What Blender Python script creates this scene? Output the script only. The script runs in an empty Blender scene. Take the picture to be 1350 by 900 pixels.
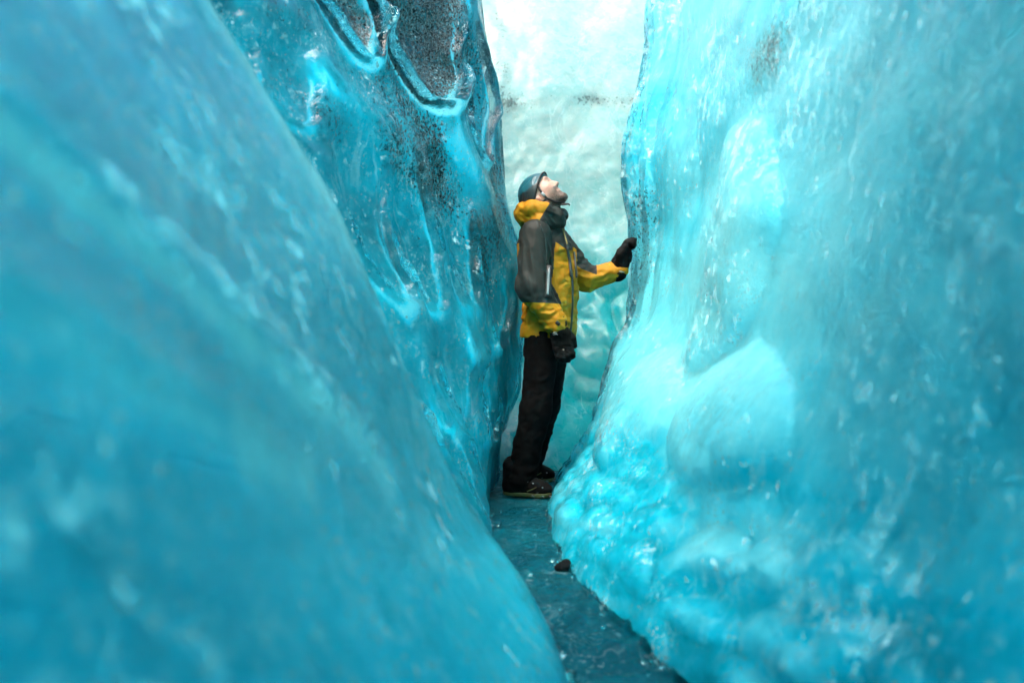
import bpy, math
import numpy as np
from mathutils import Vector

scene = bpy.context.scene
R = math.radians

# ------------------------------------------------------------------ camera
FPX, HX, HY, CAM_Z = 1050.0, 675.0, 420.0, 1.0
cam_data = bpy.data.cameras.new('camera')
cam = bpy.data.objects.new('camera', cam_data)
scene.collection.objects.link(cam)
cam.location = (0, 0, CAM_Z)
cam.rotation_euler = (R(90), 0, 0)
cam_data.lens = 28.0
cam_data.sensor_width = 36.0
cam_data.shift_y = -(450 - HY) / 1350.0
cam_data.clip_start = 0.02
cam_data.clip_end = 3000
cam_data.dof.use_dof = True
cam_data.dof.focus_distance = 4.55
cam_data.dof.aperture_fstop = 1.4
scene.camera = cam

# ------------------------------------------------------------------ sky, sun, exposure
SUN_EL, SUN_AZ = R(64), R(225)      # azimuth from +Y clockwise: over the left wall, a little behind the camera
world = bpy.data.worlds.new('World')
scene.world = world
world.use_nodes = True
wn = world.node_tree
bg = wn.nodes['Background']
sky = wn.nodes.new('ShaderNodeTexSky')
sky.sky_type = 'NISHITA'
sky.sun_disc = False
sky.sun_elevation = SUN_EL
sky.sun_rotation = SUN_AZ
sky.air_density = 1.0
sky.dust_density = 7.0
sky.ozone_density = 0.4
wn.links.new(sky.outputs[0], bg.inputs[0])
bg.inputs[1].default_value = 0.14
sun_data = bpy.data.lights.new('sun', 'SUN')
sun_data.energy = 0.5
sun_data.angle = R(40)
sun_data.color = (1.0, 0.97, 0.92)
sun = bpy.data.objects.new('sun', sun_data)
scene.collection.objects.link(sun)
sd = Vector((math.sin(SUN_AZ) * math.cos(SUN_EL), math.cos(SUN_AZ) * math.cos(SUN_EL), math.sin(SUN_EL)))
sun.rotation_euler = sd.to_track_quat('Z', 'Y').to_euler()
sun.location = sd * 20
vs = scene.view_settings
vs.view_transform = 'Standard'
vs.look = 'None'
vs.exposure = 2.05
vs.gamma = 1.0
vs.use_curve_mapping = False
cy = scene.cycles
cy.use_denoising = True
cy.max_bounces = 14
cy.diffuse_bounces = 6
cy.glossy_bounces = 4
cy.transmission_bounces = 10
cy.sample_clamp_indirect = 6.0
cy.use_adaptive_sampling = True
cy.adaptive_threshold = .07
cy.caustics_reflective = False
cy.caustics_refractive = True


def at(px, py, d):
    """world point d metres in front of the camera that the photograph shows at (px, py)"""
    return np.array(((px - HX) / FPX * d, d, CAM_Z + (HY - py) / FPX * d))


# ------------------------------------------------------------------ noise
def _hash(ix, iy, iz, seed):
    h = (ix.astype(np.int64) * 374761393 + iy.astype(np.int64) * 668265263 + iz.astype(np.int64) * 2147483647 + seed * 144665) & 0xFFFFFFFF
    h = ((h ^ (h >> 13)) * 1274126177) & 0xFFFFFFFF
    h = ((h ^ (h >> 16)) * 2246822519) & 0xFFFFFFFF
    h = h ^ (h >> 15)
    return (h & 0xFFFFFF).astype(np.float32) / 0xFFFFFF


def vnoise(x, y, z, seed=0):
    xi, yi, zi = np.floor(x), np.floor(y), np.floor(z)
    fx, fy, fz = (x - xi).astype(np.float32), (y - yi).astype(np.float32), (z - zi).astype(np.float32)
    xi, yi, zi = xi.astype(np.int64), yi.astype(np.int64), zi.astype(np.int64)
    ux, uy, uz = [t * t * t * (t * (t * 6 - 15) + 10) for t in (fx, fy, fz)]
    r = 0
    for a in (0, 1):
        wx = ux if a else 1 - ux
        for b in (0, 1):
            wy = uy if b else 1 - uy
            for c in (0, 1):
                wz = uz if c else 1 - uz
                r = r + wx * wy * wz * _hash(xi + a, yi + b, zi + c, seed)
    return r * 2 - 1


def fbm(x, y, z, octaves=4, seed=0, gain=0.5):
    a, s, r = 1.0, 0.0, 0
    for o in range(octaves):
        r = r + a * vnoise(x, y, z, seed + o * 17)
        s += a
        a *= gain
        x, y, z = x * 2.03 + 3.1, y * 2.03 + 7.7, z * 2.03 + 1.9
    return r / s


def cells(u, v, seed=0, jitter=0.85, k=18.0):
    """smooth squared distance to the nearest cell point: bowls with crests between them"""
    ui, vi = np.floor(u), np.floor(v)
    acc = 0
    z0 = np.zeros_like(ui, dtype=np.int64)
    for a in (-1, 0, 1):
        for b in (-1, 0, 1):
            cu, cv = ui + a, vi + b
            iu, iv = cu.astype(np.int64), cv.astype(np.int64)
            pu = cu + .5 + jitter * (_hash(iu, iv, z0, seed) - .5)
            pv = cv + .5 + jitter * (_hash(iu, iv, z0, seed + 91) - .5)
            d2 = (u - pu) ** 2 + (v - pv) ** 2
            acc = acc + np.exp(-k * d2)
    return -np.log(acc + 1e-9) / k


def sstep(a, b, x):
    t = np.clip((x - a) / (b - a), 0, 1)
    return t * t * (3 - 2 * t)


# ------------------------------------------------------------------ material helpers
def new_mat(name):
    m = bpy.data.materials.new(name)
    m.use_nodes = True
    nt = m.node_tree
    p = nt.nodes['Principled BSDF']
    return m, nt, p


def nd(nt, t, **kw):
    n = nt.nodes.new(t)
    for k, v in kw.items():
        if hasattr(n, k):
            setattr(n, k, v)
        else:
            n.inputs[k].default_value = v
    return n


def math_node(nt, op, a, b=None, clamp=False):
    n = nt.nodes.new('ShaderNodeMath')
    n.operation = op
    n.use_clamp = clamp
    for i, v in enumerate((a, b)):
        if v is None:
            continue
        if isinstance(v, (int, float)):
            n.inputs[i].default_value = v
        else:
            nt.links.new(v, n.inputs[i])
    return n.outputs[0]


def mix_col(nt, f, a, b, mode='MIX'):
    n = nt.nodes.new('ShaderNodeMix')
    n.data_type = 'RGBA'
    n.blend_type = mode
    for sock, v in ((n.inputs[0], f), (n.inputs[6], a), (n.inputs[7], b)):
        if isinstance(v, (int, float)):
            sock.default_value = v
        elif isinstance(v, tuple):
            sock.default_value = (*v, 1)
        else:
            nt.links.new(v, sock)
    return n.outputs[2]


def maprange(nt, v, a, b, c=0.0, d=1.0, smooth=False):
    n = nt.nodes.new('ShaderNodeMapRange')
    n.clamp = True
    if smooth:
        n.interpolation_type = 'SMOOTHSTEP'
    nt.links.new(v, n.inputs[0])
    for i, t in enumerate((a, b, c, d)):
        n.inputs[i + 1].default_value = t
    return n.outputs[0]


def noise_tex(nt, scale, detail=4, rough=.55, stretch=(1, 1, 1), loc=(0, 0, 0), dist=0.0):
    tc = nd(nt, 'ShaderNodeTexCoord')
    mp = nd(nt, 'ShaderNodeMapping')
    mp.inputs['Scale'].default_value = stretch
    mp.inputs['Location'].default_value = loc
    nt.links.new(tc.outputs['Object'], mp.inputs[0])
    n = nd(nt, 'ShaderNodeTexNoise')
    n.inputs['Scale'].default_value = scale
    n.inputs['Detail'].default_value = detail
    n.inputs['Roughness'].default_value = rough
    n.inputs['Distortion'].default_value = dist
    nt.links.new(mp.outputs[0], n.inputs['Vector'])
    return n.outputs[0]


def attr(nt, name):
    n = nd(nt, 'ShaderNodeAttribute')
    n.attribute_name = name
    return n.outputs['Fac']


def ice_material(name, deep, pale, clear=(.0005, .13, .18), rough=.22, sss=.8, radius=(.10, .32, .40), scale=.5, bump=.2, veins=.3, gs=78, spots=1.0, dirt=.93, spec=.42):
    m, nt, p = new_mat(name)
    fine = noise_tex(nt, 26, 5, .6)
    big = noise_tex(nt, 5, 5, .62, dist=.6)
    f = math_node(nt, 'ADD', attr(nt, 'paleness'), math_node(nt, 'MULTIPLY', math_node(nt, 'SUBTRACT', big, .5), .55))
    f = math_node(nt, 'ADD', f, math_node(nt, 'MULTIPLY', math_node(nt, 'SUBTRACT', fine, .5), .35))
    col = mix_col(nt, math_node(nt, 'ADD', f, 0.0, clamp=True), deep, pale)
    # clear, bubble-free ice scatters little light back
    col = mix_col(nt, math_node(nt, 'MULTIPLY', f, -1.0, clamp=True), col, clear)
    # small melt flecks, pale and dark
    fl = noise_tex(nt, 130, 3, .65, (1, 1, 1.6), loc=(2, 8, 1))
    col = mix_col(nt, maprange(nt, fl, .58, .74, 0, .45 * spots), col, tuple(v * .45 for v in deep))
    # white bubble clusters and threads frozen in the ice
    bub = noise_tex(nt, 85, 3, .6, (1, 1, .7))
    bz = noise_tex(nt, 7, 3, .5, loc=(4, 2, 9))
    bf = math_node(nt, 'MULTIPLY', maprange(nt, bub, .58, .68), maprange(nt, bz, .50, .66))
    col = mix_col(nt, math_node(nt, 'MULTIPLY', bf, .65 * spots), col, (.75, .93, .95))
    pt = math_node(nt, 'MULTIPLY', maprange(nt, noise_tex(nt, 20, 3, .55, loc=(7, 1, 3)), .60, .72), maprange(nt, noise_tex(nt, 3, 2, .5, loc=(1, 9, 3)), .45, .6))
    col = mix_col(nt, math_node(nt, 'MULTIPLY', pt, .6 * spots), col, (.70, .92, .95))
    vn = noise_tex(nt, 5.5, 3, .5, (1, 1, .35), loc=(5, 5, 5), dist=.9)
    vf = maprange(nt, math_node(nt, 'ABSOLUTE', math_node(nt, 'SUBTRACT', vn, .5)), .0, .022, 1, 0)
    vf = math_node(nt, 'MULTIPLY', vf, maprange(nt, noise_tex(nt, 4, 3, .5, loc=(2, 4, 7)), .42, .62))
    col = mix_col(nt, math_node(nt, 'MULTIPLY', vf, veins), col, (.70, .92, .95))
    # black grit frozen in the ice
    sp = noise_tex(nt, gs, 4, .62, (1, 1, .6), loc=(1, 5, 2))
    th = math_node(nt, 'SUBTRACT', .80, math_node(nt, 'MULTIPLY', attr(nt, 'grit'), .36))
    spk = math_node(nt, 'MULTIPLY', math_node(nt, 'SUBTRACT', sp, th), 16.0, clamp=True)
    silt = math_node(nt, 'MULTIPLY', maprange(nt, attr(nt, 'grit'), .45, 1.1, 0, .8), maprange(nt, noise_tex(nt, 9, 5, .65, (1, 1, .5), loc=(9, 3, 1)), .36, .62))
    col = mix_col(nt, silt, col, (.004, .030, .038))
    col = mix_col(nt, math_node(nt, 'MULTIPLY', spk, dirt), col, (.003, .012, .016))
    nt.links.new(col, p.inputs['Base Color'])
    p.inputs['Subsurface Weight'].default_value = sss
    p.inputs['Subsurface Radius'].default_value = radius
    p.inputs['Subsurface Scale'].default_value = scale
    p.inputs['IOR'].default_value = 1.31
    p.inputs['Specular IOR Level'].default_value = spec
    rn = noise_tex(nt, 14, 3, .5, loc=(3, 3, 3))
    nt.links.new(maprange(nt, rn, .35, .7, rough * .5, rough * 1.9), p.inputs['Roughness'])
    # small melt pits and ripples
    b1 = noise_tex(nt, 34, 4, .55)
    b2 = noise_tex(nt, 120, 3, .6)
    h = math_node(nt, 'ADD', math_node(nt, 'MULTIPLY', b1, .7), math_node(nt, 'MULTIPLY', b2, .22))
    bn = nd(nt, 'ShaderNodeBump')
    bn.inputs['Strength'].default_value = bump
    bn.inputs['Distance'].default_value = .02
    nt.links.new(h, bn.inputs['Height'])
    nt.links.new(bn.outputs[0], p.inputs['Normal'])
    return m


def cloth_material(name, c1, c2=None, mask='block', rough=.62, weave=900, var=.25, spec=.4):
    m, nt, p = new_mat(name)
    if c2 is not None:
        col = mix_col(nt, math_node(nt, 'GREATER_THAN', attr(nt, mask), 0.0), c1, c2)
    else:
        col = mix_col(nt, 0.0, c1, c1)
    n = noise_tex(nt, 22, 5, .6)
    col = mix_col(nt, maprange(nt, n, .3, .75, 0, var), col, (.02, .02, .02))
    nt.links.new(col, p.inputs['Base Color'])
    p.inputs['Roughness'].default_value = rough
    p.inputs['Specular IOR Level'].default_value = spec
    b1 = noise_tex(nt, weave, 2, .5)
    b2 = noise_tex(nt, 38, 4, .55)
    h = math_node(nt, 'ADD', math_node(nt, 'MULTIPLY', b1, .05), math_node(nt, 'MULTIPLY', b2, .22))
    bn = nd(nt, 'ShaderNodeBump')
    bn.inputs['Strength'].default_value = .35
    bn.inputs['Distance'].default_value = .012
    nt.links.new(h, bn.inputs['Height'])
    nt.links.new(bn.outputs[0], p.inputs['Normal'])
    return m


def plain_material(name, col, rough=.5, metal=0.0):
    m, nt, p = new_mat(name)
    n = noise_tex(nt, 60, 4, .6)
    c = mix_col(nt, maprange(nt, n, .35, .7, 0, .35), col, tuple(v * .45 for v in col))
    nt.links.new(c, p.inputs['Base Color'])
    p.inputs['Metallic'].default_value = metal
    nt.links.new(maprange(nt, n, .3, .7, rough * .8, min(1, rough * 1.25)), p.inputs['Roughness'])
    return m


# ------------------------------------------------------------------ mesh helpers
def make_obj(name, verts, faces, mat, parent=None, attrs=None, smooth=True, **props):
    me = bpy.data.meshes.new(name)
    verts = np.asarray(verts, dtype=np.float32)
    if isinstance(faces, np.ndarray):
        nf = len(faces)
        me.vertices.add(len(verts))
        me.vertices.foreach_set('co', verts.ravel())
        k = faces.shape[1]
        me.loops.add(nf * k)
        me.polygons.add(nf)
        me.loops.foreach_set('vertex_index', faces.astype(np.int32).ravel())
        me.polygons.foreach_set('loop_start', np.arange(0, nf * k, k, dtype=np.int32))
        me.polygons.foreach_set('loop_total', np.full(nf, k, dtype=np.int32))
        me.update(calc_edges=True)
    else:
        me.from_pydata(verts.tolist(), [], faces)
        me.update()
    if smooth:
        me.polygons.foreach_set('use_smooth', np.ones(len(me.polygons), dtype=bool))
    for k, v in (attrs or {}).items():
        a = me.attributes.new(k, 'FLOAT', 'POINT')
        full = np.zeros(len(me.vertices), dtype=np.float32)
        full[:len(v)] = v
        a.data.foreach_set('value', full)
    me.materials.append(mat)
    o = bpy.data.objects.new(name, me)
    scene.collection.objects.link(o)
    if parent is not None:
        o.parent = parent
    for k, v in props.items():
        o[k] = v
    return o


def grid_faces(nu, nv):
    i = np.arange(nu * nv).reshape(nu, nv)
    return np.stack((i[:-1, :-1], i[1:, :-1], i[1:, 1:], i[:-1, 1:]), -1).reshape(-1, 4)


def catmull(P, t):
    """P: (n, ...) control values at 0..n-1, t: sample positions"""
    n = len(P)
    i = np.clip(np.floor(t).astype(int), 0, n - 2)
    f = (t - i).reshape((-1,) + (1,) * (P.ndim - 1))
    p0, p1, p2, p3 = P[np.clip(i - 1, 0, n - 1)], P[i], P[i + 1], P[np.clip(i + 2, 0, n - 1)]
    return .5 * (2 * p1 + (p2 - p0) * f + (2 * p0 - 5 * p1 + 4 * p2 - p3) * f ** 2 + (3 * p1 - p0 - 3 * p2 + p3) * f ** 3)


def loft(zs, rows, nu, nv, weight):
    """rows[j] = list of (x, y) at height zs[j]; returns (nu, nv, 3) samples; weight(k) = sample density per span"""
    A = np.array([[(x, y, z) for x, y in row] for z, row in zip(zs, rows)], dtype=float)     # (nz, nk, 3)
    nz, nk = A.shape[:2]
    zt = np.interp(np.linspace(0, 1, nv), [0, .5, .85, 1], [zs[0], 1.3, 2.9, zs[-1]])
    tz = np.interp(zt, zs, np.arange(nz))
    B = catmull(A, tz)                          # (nv, nk, 3)
    # ease the knots: average over a short span of height
    W = np.exp(-((zt[:, None] - zt[None, :]) / .10) ** 2)
    W /= W.sum(1, keepdims=True)
    B = np.einsum('ij,jkl->ikl', W, B)
    B[:, :, 2] = zt[:, None]
    w = np.array(weight, float)
    cum = np.concatenate(([0], np.cumsum(w))) / w.sum()
    tu = np.interp(np.linspace(0, 1, nu), cum, np.arange(nk))
    C = catmull(np.swapaxes(B, 0, 1), tu)       # (nu, nv, 3)
    return C


def grid_normals(C, flip=1):
    du = np.gradient(C, axis=0)
    dv = np.gradient(C, axis=1)
    n = np.cross(du, dv) * flip
    return n / (np.linalg.norm(n, axis=2, keepdims=True) + 1e-12)


def slab(name, C, back, mat, attrs, **props):
    """closed block of ice: the sculpted face C plus sides to the flat back: back(boundary points) -> moved points"""
    nu, nv = C.shape[:2]
    V = C.reshape(-1, 3)
    F = grid_faces(nu, nv)
    idx = np.arange(nu * nv).reshape(nu, nv)
    loop = np.concatenate((idx[:, 0], idx[-1, 1:], idx[-2::-1, -1], idx[0, -2:0:-1]))
    bp = back(V[loop].copy())
    nb = len(loop)
    o = nu * nv
    ar = np.arange(nb)
    side = np.stack((loop, o + ar, o + (ar + 1) % nb, np.roll(loop, -1)), -1)
    cen = bp.mean(0)
    V2 = np.concatenate((V, bp, cen[None]))
    ci = len(V2) - 1
    capf = np.stack((o + ar, np.full(nb, ci), o + (ar + 1) % nb), -1)
    cap4 = np.stack((o + ar, np.full(nb, ci), np.full(nb, ci), o + (ar + 1) % nb), -1)
    faces = np.concatenate((F, side))
    # triangles for the cap appended through a second mesh pass
    me_faces = [tuple(f) for f in faces.tolist()] + [tuple(f) for f in capf.tolist()]
    me = bpy.data.meshes.new(name)
    nf4, nf3 = len(faces), len(capf)
    me.vertices.add(len(V2))
    me.vertices.foreach_set('co', V2.astype(np.float32).ravel())
    me.loops.add(nf4 * 4 + nf3 * 3)
    me.polygons.add(nf4 + nf3)
    me.loops.foreach_set('vertex_index', np.concatenate((faces.ravel(), capf.ravel())).astype(np.int32))
    ls = np.concatenate((np.arange(nf4) * 4, nf4 * 4 + np.arange(nf3) * 3)).astype(np.int32)
    me.polygons.foreach_set('loop_start', ls)
    me.polygons.foreach_set('loop_total', np.concatenate((np.full(nf4, 4), np.full(nf3, 3))).astype(np.int32))
    me.update(calc_edges=True)
    sm = np.zeros(nf4 + nf3, dtype=bool)
    sm[:len(F)] = True
    me.polygons.foreach_set('use_smooth', sm)
    for k, v in attrs.items():
        a = me.attributes.new(k, 'FLOAT', 'POINT')
        full = np.zeros(len(V2), dtype=np.float32)
        full[:len(v.ravel())] = v.ravel()
        a.data.foreach_set('value', full)
    me.materials.append(mat)
    ob = bpy.data.objects.new(name, me)
    scene.collection.objects.link(ob)
    for k, v in props.items():
        ob[k] = v
    # make the outside of the block face outwards
    import bmesh
    bm = bmesh.new()
    bm.from_mesh(me)
    bmesh.ops.recalc_face_normals(bm, faces=bm.faces)
    bm.to_mesh(me)
    bm.free()
    return ob


def blur(A, r, n=2):
    """box blur of a grid along both directions"""
    for _ in range(n):
        for ax in (0, 1):
            pad = [(0, 0)] * A.ndim
            pad[ax] = (r, r + 1)
            P = np.cumsum(np.pad(A, pad, mode='edge'), axis=ax)
            hi = np.take(P, np.arange(2 * r, 2 * r + A.shape[ax]), axis=ax)
            lo = np.take(P, np.arange(0, A.shape[ax]), axis=ax)
            A = (hi - lo) / (2 * r)
    return A


def glaze(parent, C, N, mat, attrs, lab):
    """the clear outer skin of an ice wall, a few centimetres in front of the cloudy core"""
    F = grid_faces(*C.shape[:2])
    mi = (C.shape[0] // 2, C.shape[1] // 2)
    a, b, c = C[mi], C[mi[0] + 1, mi[1]], C[mi[0], mi[1] + 1]
    if np.cross(b - a, c - a) @ N[mi] < 0:
        F = F[:, ::-1]
    return make_obj('clear_ice_surface', C.reshape(-1, 3), F, mat, parent, {k: v.ravel() for k, v in attrs.items()}, label=lab)


def glaze_material(name, tint=(.62, .985, .995), rough=.025, bump=.45, frosty=.8):
    m, nt, p = new_mat(name)
    p.inputs['Base Color'].default_value = (*tint, 1)
    p.inputs['Transmission Weight'].default_value = 1.0
    p.inputs['Specular IOR Level'].default_value = .32
    p.inputs['IOR'].default_value = 1.31
    rn = noise_tex(nt, 9, 3, .5, loc=(3, 3, 3))
    nt.links.new(maprange(nt, rn, .4, .7, rough * .4, rough * 2.2), p.inputs['Roughness'])
    b1 = noise_tex(nt, 30, 3, .5)
    b2 = noise_tex(nt, 95, 3, .6)
    h = math_node(nt, 'ADD', math_node(nt, 'MULTIPLY', b1, .8), math_node(nt, 'MULTIPLY', b2, .22))
    pits = math_node(nt, 'MULTIPLY', maprange(nt, noise_tex(nt, 52, 3, .55, (1, 1, 1.5), loc=(4, 4, 8)), .60, .72), maprange(nt, noise_tex(nt, 6, 3, .5, loc=(8, 1, 6)), .40, .58))
    h = math_node(nt, 'SUBTRACT', h, math_node(nt, 'MULTIPLY', pits, .55))
    bn = nd(nt, 'ShaderNodeBump')
    bn.inputs['Strength'].default_value = bump
    bn.inputs['Distance'].default_value = .02
    nt.links.new(h, bn.inputs['Height'])
    nt.links.new(bn.outputs[0], p.inputs['Normal'])
    # rime, grit and painted ridge shine on the surface
    bub = noise_tex(nt, 85, 3, .6, (1, 1, .7))
    bz = noise_tex(nt, 7, 3, .5, loc=(4, 2, 9))
    bf = math_node(nt, 'MULTIPLY', maprange(nt, bub, .58, .68), maprange(nt, bz, .50, .66))
    pt = math_node(nt, 'MULTIPLY', maprange(nt, noise_tex(nt, 22, 4, .6, loc=(7, 1, 3)), .60, .72), maprange(nt, noise_tex(nt, 3, 2, .5, loc=(1, 9, 3)), .45, .6))
    pt = math_node(nt, 'ADD', pt, math_node(nt, 'MULTIPLY', attr(nt, 'surface_pale'), maprange(nt, noise_tex(nt, 17, 5, .65, loc=(2, 6, 3)), .50, .64)), clamp=True)
    f = math_node(nt, 'MAXIMUM', bf, pt)
    sp = noise_tex(nt, 95, 4, .62, (1, 1, .6), loc=(11, 5, 2))
    th = math_node(nt, 'SUBTRACT', .84, math_node(nt, 'MULTIPLY', attr(nt, 'grit'), .34))
    spk = math_node(nt, 'MULTIPLY', math_node(nt, 'SUBTRACT', sp, th), 16.0, clamp=True)
    dif = nd(nt, 'ShaderNodeBsdfDiffuse')
    nt.links.new(mix_col(nt, spk, (.62, .93, .97), (.003, .011, .015)), dif.inputs[0])
    mx = nd(nt, 'ShaderNodeMixShader')
    nt.links.new(math_node(nt, 'MAXIMUM', math_node(nt, 'MULTIPLY', f, frosty), math_node(nt, 'MULTIPLY', spk, .9)), mx.inputs[0])
    nt.links.new(p.outputs[0], mx.inputs[1])
    nt.links.new(dif.outputs[0], mx.inputs[2])
    nt.links.new(mx.outputs[0], nt.nodes['Material Output'].inputs[0])
    return m


# ================================================================== THE ICE
DEEP = (.0005, .64, .84)
PALE = (.50, .94, .97)
ice_l = ice_material('ice_blue', DEEP, PALE, rough=.5, sss=.0)
m_glaze = glaze_material('clear_ice')
ice_b = ice_material('ice_pale', (.003, .26, .29), (.235, .31, .292), rough=.3, bump=.07, veins=.12, gs=46, spots=.2, dirt=.6)
ice_f = ice_material('ice_wet_floor', (.001, .055, .08), (.012, .22, .27), rough=.07, sss=.35, bump=1.0, veins=.06, spec=.22, spots=.25)

# ---- left wall: a near bulge, a bay behind it, then the scalloped face up to the gap
zsL = [-.15, .0, .5, 1.0, 1.5, 2.0, 2.5, 3.2, 4.0]
rowsL = [
    [(.10, -1.6), (.14, -.3), (.20, .9), (.16, 2.3), (-.03, 2.9), (-.15, 3.7), (-.15, 4.7), (-.3, 5.4), (-.8, 6.6)],
    [(.02, -1.6), (.06, -.3), (.14, .9), (.14, 2.3), (-.03, 2.9), (-.14, 3.7), (-.13, 4.7), (-.3, 5.4), (-.8, 6.6)],
    [(-.26, -1.6), (-.24, -.3), (-.2, .9), (-.19, 2.45), (-.46, 2.82), (-.28, 3.65), (-.03, 4.7), (-.2, 5.4), (-.9, 6.6)],
    [(-.5, -1.6), (-.46, -.3), (-.42, .9), (-.36, 2.25), (-.86, 2.55), (-.44, 3.6), (.035, 4.75), (-.2, 5.4), (-1.0, 6.6)],
    [(-.7, -1.6), (-.66, -.3), (-.63, .9), (-.59, 2.05), (-1.2, 2.36), (-.62, 3.5), (.02, 4.8), (-.3, 5.5), (-1.2, 6.6)],
    [(-.95, -1.6), (-.95, -.3), (-.95, .9), (-.92, 1.95), (-1.55, 2.3), (-.77, 3.5), (-.07, 4.8), (-.4, 5.5), (-1.3, 6.6)],
    [(-1.2, -1.6), (-1.2, -.3), (-1.22, .9), (-1.2, 1.9), (-1.6, 2.35), (-.9, 3.5), (-.12, 4.8), (-.5, 5.5), (-1.4, 6.6)],
    [(-1.5, -1.6), (-1.5, -.3), (-1.5, .9), (-1.52, 1.85), (-1.6, 2.6), (-1.0, 3.5), (-.22, 4.8), (-.6, 5.5), (-1.5, 6.6)],
    [(-1.8, -1.6), (-1.8, -.3), (-1.8, .9), (-1.8, 1.85), (-1.8, 2.6), (-1.1, 3.5), (-.3, 4.8), (-.7, 5.5), (-1.6, 6.6)],
]
C = loft(zsL, rowsL, 800, 460, [.4, .7, 1.2, .9, 1.2, 2.2, 1.2, .6])
N = grid_normals(C, 1)
N *= np.sign(N[..., 0].mean())
X, Y, Z = C[..., 0], C[..., 1], C[..., 2]
mid = sstep(2.25, 2.7, Y + .25 * (Z - 1))                     # scalloped part
near = 1 - mid
wy = Y + .10 * fbm(Y * 2.2, Z * 2.2, X * 0, 3, 5)
wz = Z + .12 * fbm(Y * 2.0 + 9, Z * 2.0, X * 0, 3, 6)
top = sstep(1.2, 2.2, Z)
sc1 = cells(wy * 2.6 + .35 * wz, wz * 1.0, 3, k=26)
sc2 = cells(wy * 5.2 + 1.1 * wz, wz * 1.7 + 4, 8, k=22)
sc3 = cells(wy * 10 + 3 * wz, wz * 3.6, 15, k=18)
lowL = 1 - sstep(.5, 1.3, Z)
disp = mid * ((.08 + .07 * top) * (sc1 - .18) + (.05 + .05 * lowL) * (sc2 - .15) + (.012 + .03 * lowL) * (sc3 - .15))
rimL = np.zeros_like(X)


def bowl(cy_, cz_, ry, rz, depth, lip, lw=.10):
    """a melt scallop with a rounded lip along its lower edge"""
    global disp, rimL
    a = (Y - cy_ + .09 * fbm(Y * 3, Z * 3, X * 0, 3, 81)) / ry
    b = (Z - cz_ + .10 * fbm(Y * 3 + 5, Z * 3, X * 0, 3, 82)) / rz
    r = np.sqrt(a * a + b * b)
    q = np.clip(1 - r * r, 0, 1) ** .8
    disp = disp * (1 - .8 * sstep(1.15, .85, r)) - depth * q
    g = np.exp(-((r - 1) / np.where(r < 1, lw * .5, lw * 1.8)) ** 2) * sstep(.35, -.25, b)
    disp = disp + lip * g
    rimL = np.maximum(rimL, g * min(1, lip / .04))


inner = np.zeros_like(X)
bowl(3.70, 2.74, .21, .48, .16, .06, .08)
bowl(4.18, 2.62, .29, .47, .20, .07, .08)
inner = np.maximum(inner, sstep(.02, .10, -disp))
bowl(4.56, 2.30, .13, .40, .09, .036, .08)
bowl(3.52, 1.52, .19, .42, .085, .026)
bowl(3.78, 1.44, .13, .34, .075, .026)
bowl(4.12, 1.50, .17, .40, .08, .024)
bowl(3.30, 2.05, .12, .24, .065, .024)
bowl(3.06, 2.12, .10, .27, .065, .024)
bowl(4.42, 1.20, .15, .32, .065, .02)
bowl(3.85, .75, .16, .26, .05, .02)
bowl(4.25, .62, .13, .22, .045, .02)
bowl(3.50, .60, .12, .20, .04, .02)
# near bulge: soft diagonal ribs
rib1 = np.exp(-((Z - 1.22 + .62 * (Y - .85)) / .055) ** 2) * sstep(.4, .7, Y) * sstep(1.9, 1.4, Y)
rib2 = np.exp(-((Z - 1.02 + .55 * (Y - .75)) / .05) ** 2) * sstep(.5, .8, Y) * sstep(1.4, 1.0, Y)
disp = disp + near * (.035 * fbm(Y * 1.4, Z * 1.4, X, 3, 21) + .022 * (cells(wy * 1.5 + wz * 1.2, wz * 1.6 - wy * .5, 31, k=14) - .2) + .016 * rib1 + .012 * rib2)
disp = disp + .005 * fbm(Y * 6, Z * 4, X * 6, 3, 40)
disp = disp * sstep(-.1, .15, Z)
C2 = C + N * disp[..., None]
gn = fbm(Y * 1.8, Z * 1.4, X, 4, 51)
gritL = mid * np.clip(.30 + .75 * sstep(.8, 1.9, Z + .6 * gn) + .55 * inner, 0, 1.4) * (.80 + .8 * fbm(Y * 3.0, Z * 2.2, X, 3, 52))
crest = np.clip(rimL, 0, 1) ** 1.5 + .6 * sstep(.028, .06, disp * mid)  # mask for the sky reflections painted pale on rims and crests
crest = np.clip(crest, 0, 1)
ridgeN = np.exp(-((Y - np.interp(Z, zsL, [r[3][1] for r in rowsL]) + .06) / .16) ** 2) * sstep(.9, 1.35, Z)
cloud = fbm(Y * 1.5 + Z, Z * 1.6, X, 5, 61)
frost_shineL = mid * (-.60 + .5 * cloud - .45 * inner + .15 * lowL) + near * (-.18 + .3 * cloud + 1.0 * rib1 + .5 * rib2 + 1.3 * ridgeN + .40 * sstep(.12, .42, fbm(Y * 5, Z * 6, X, 3, 63)) * sstep(-.2, .35, fbm(Y * 1.3, Z * 1.3, X, 2, 64))) + 1.15 * crest  # cloudy frost, plus painted sky highlights on rims, ribs and near ridge
gritL = np.clip(gritL * (1 - .95 * crest), 0, 1)
NL = grid_normals(C2)
NL *= np.sign((NL * N).sum(-1, keepdims=True))
DEPTH = .07
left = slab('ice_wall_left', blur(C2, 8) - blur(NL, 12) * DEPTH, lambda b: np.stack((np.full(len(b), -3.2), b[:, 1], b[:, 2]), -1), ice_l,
     {'paleness': frost_shineL, 'grit': gritL}, kind='structure', label='tall scalloped blue ice wall left of the person')
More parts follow.
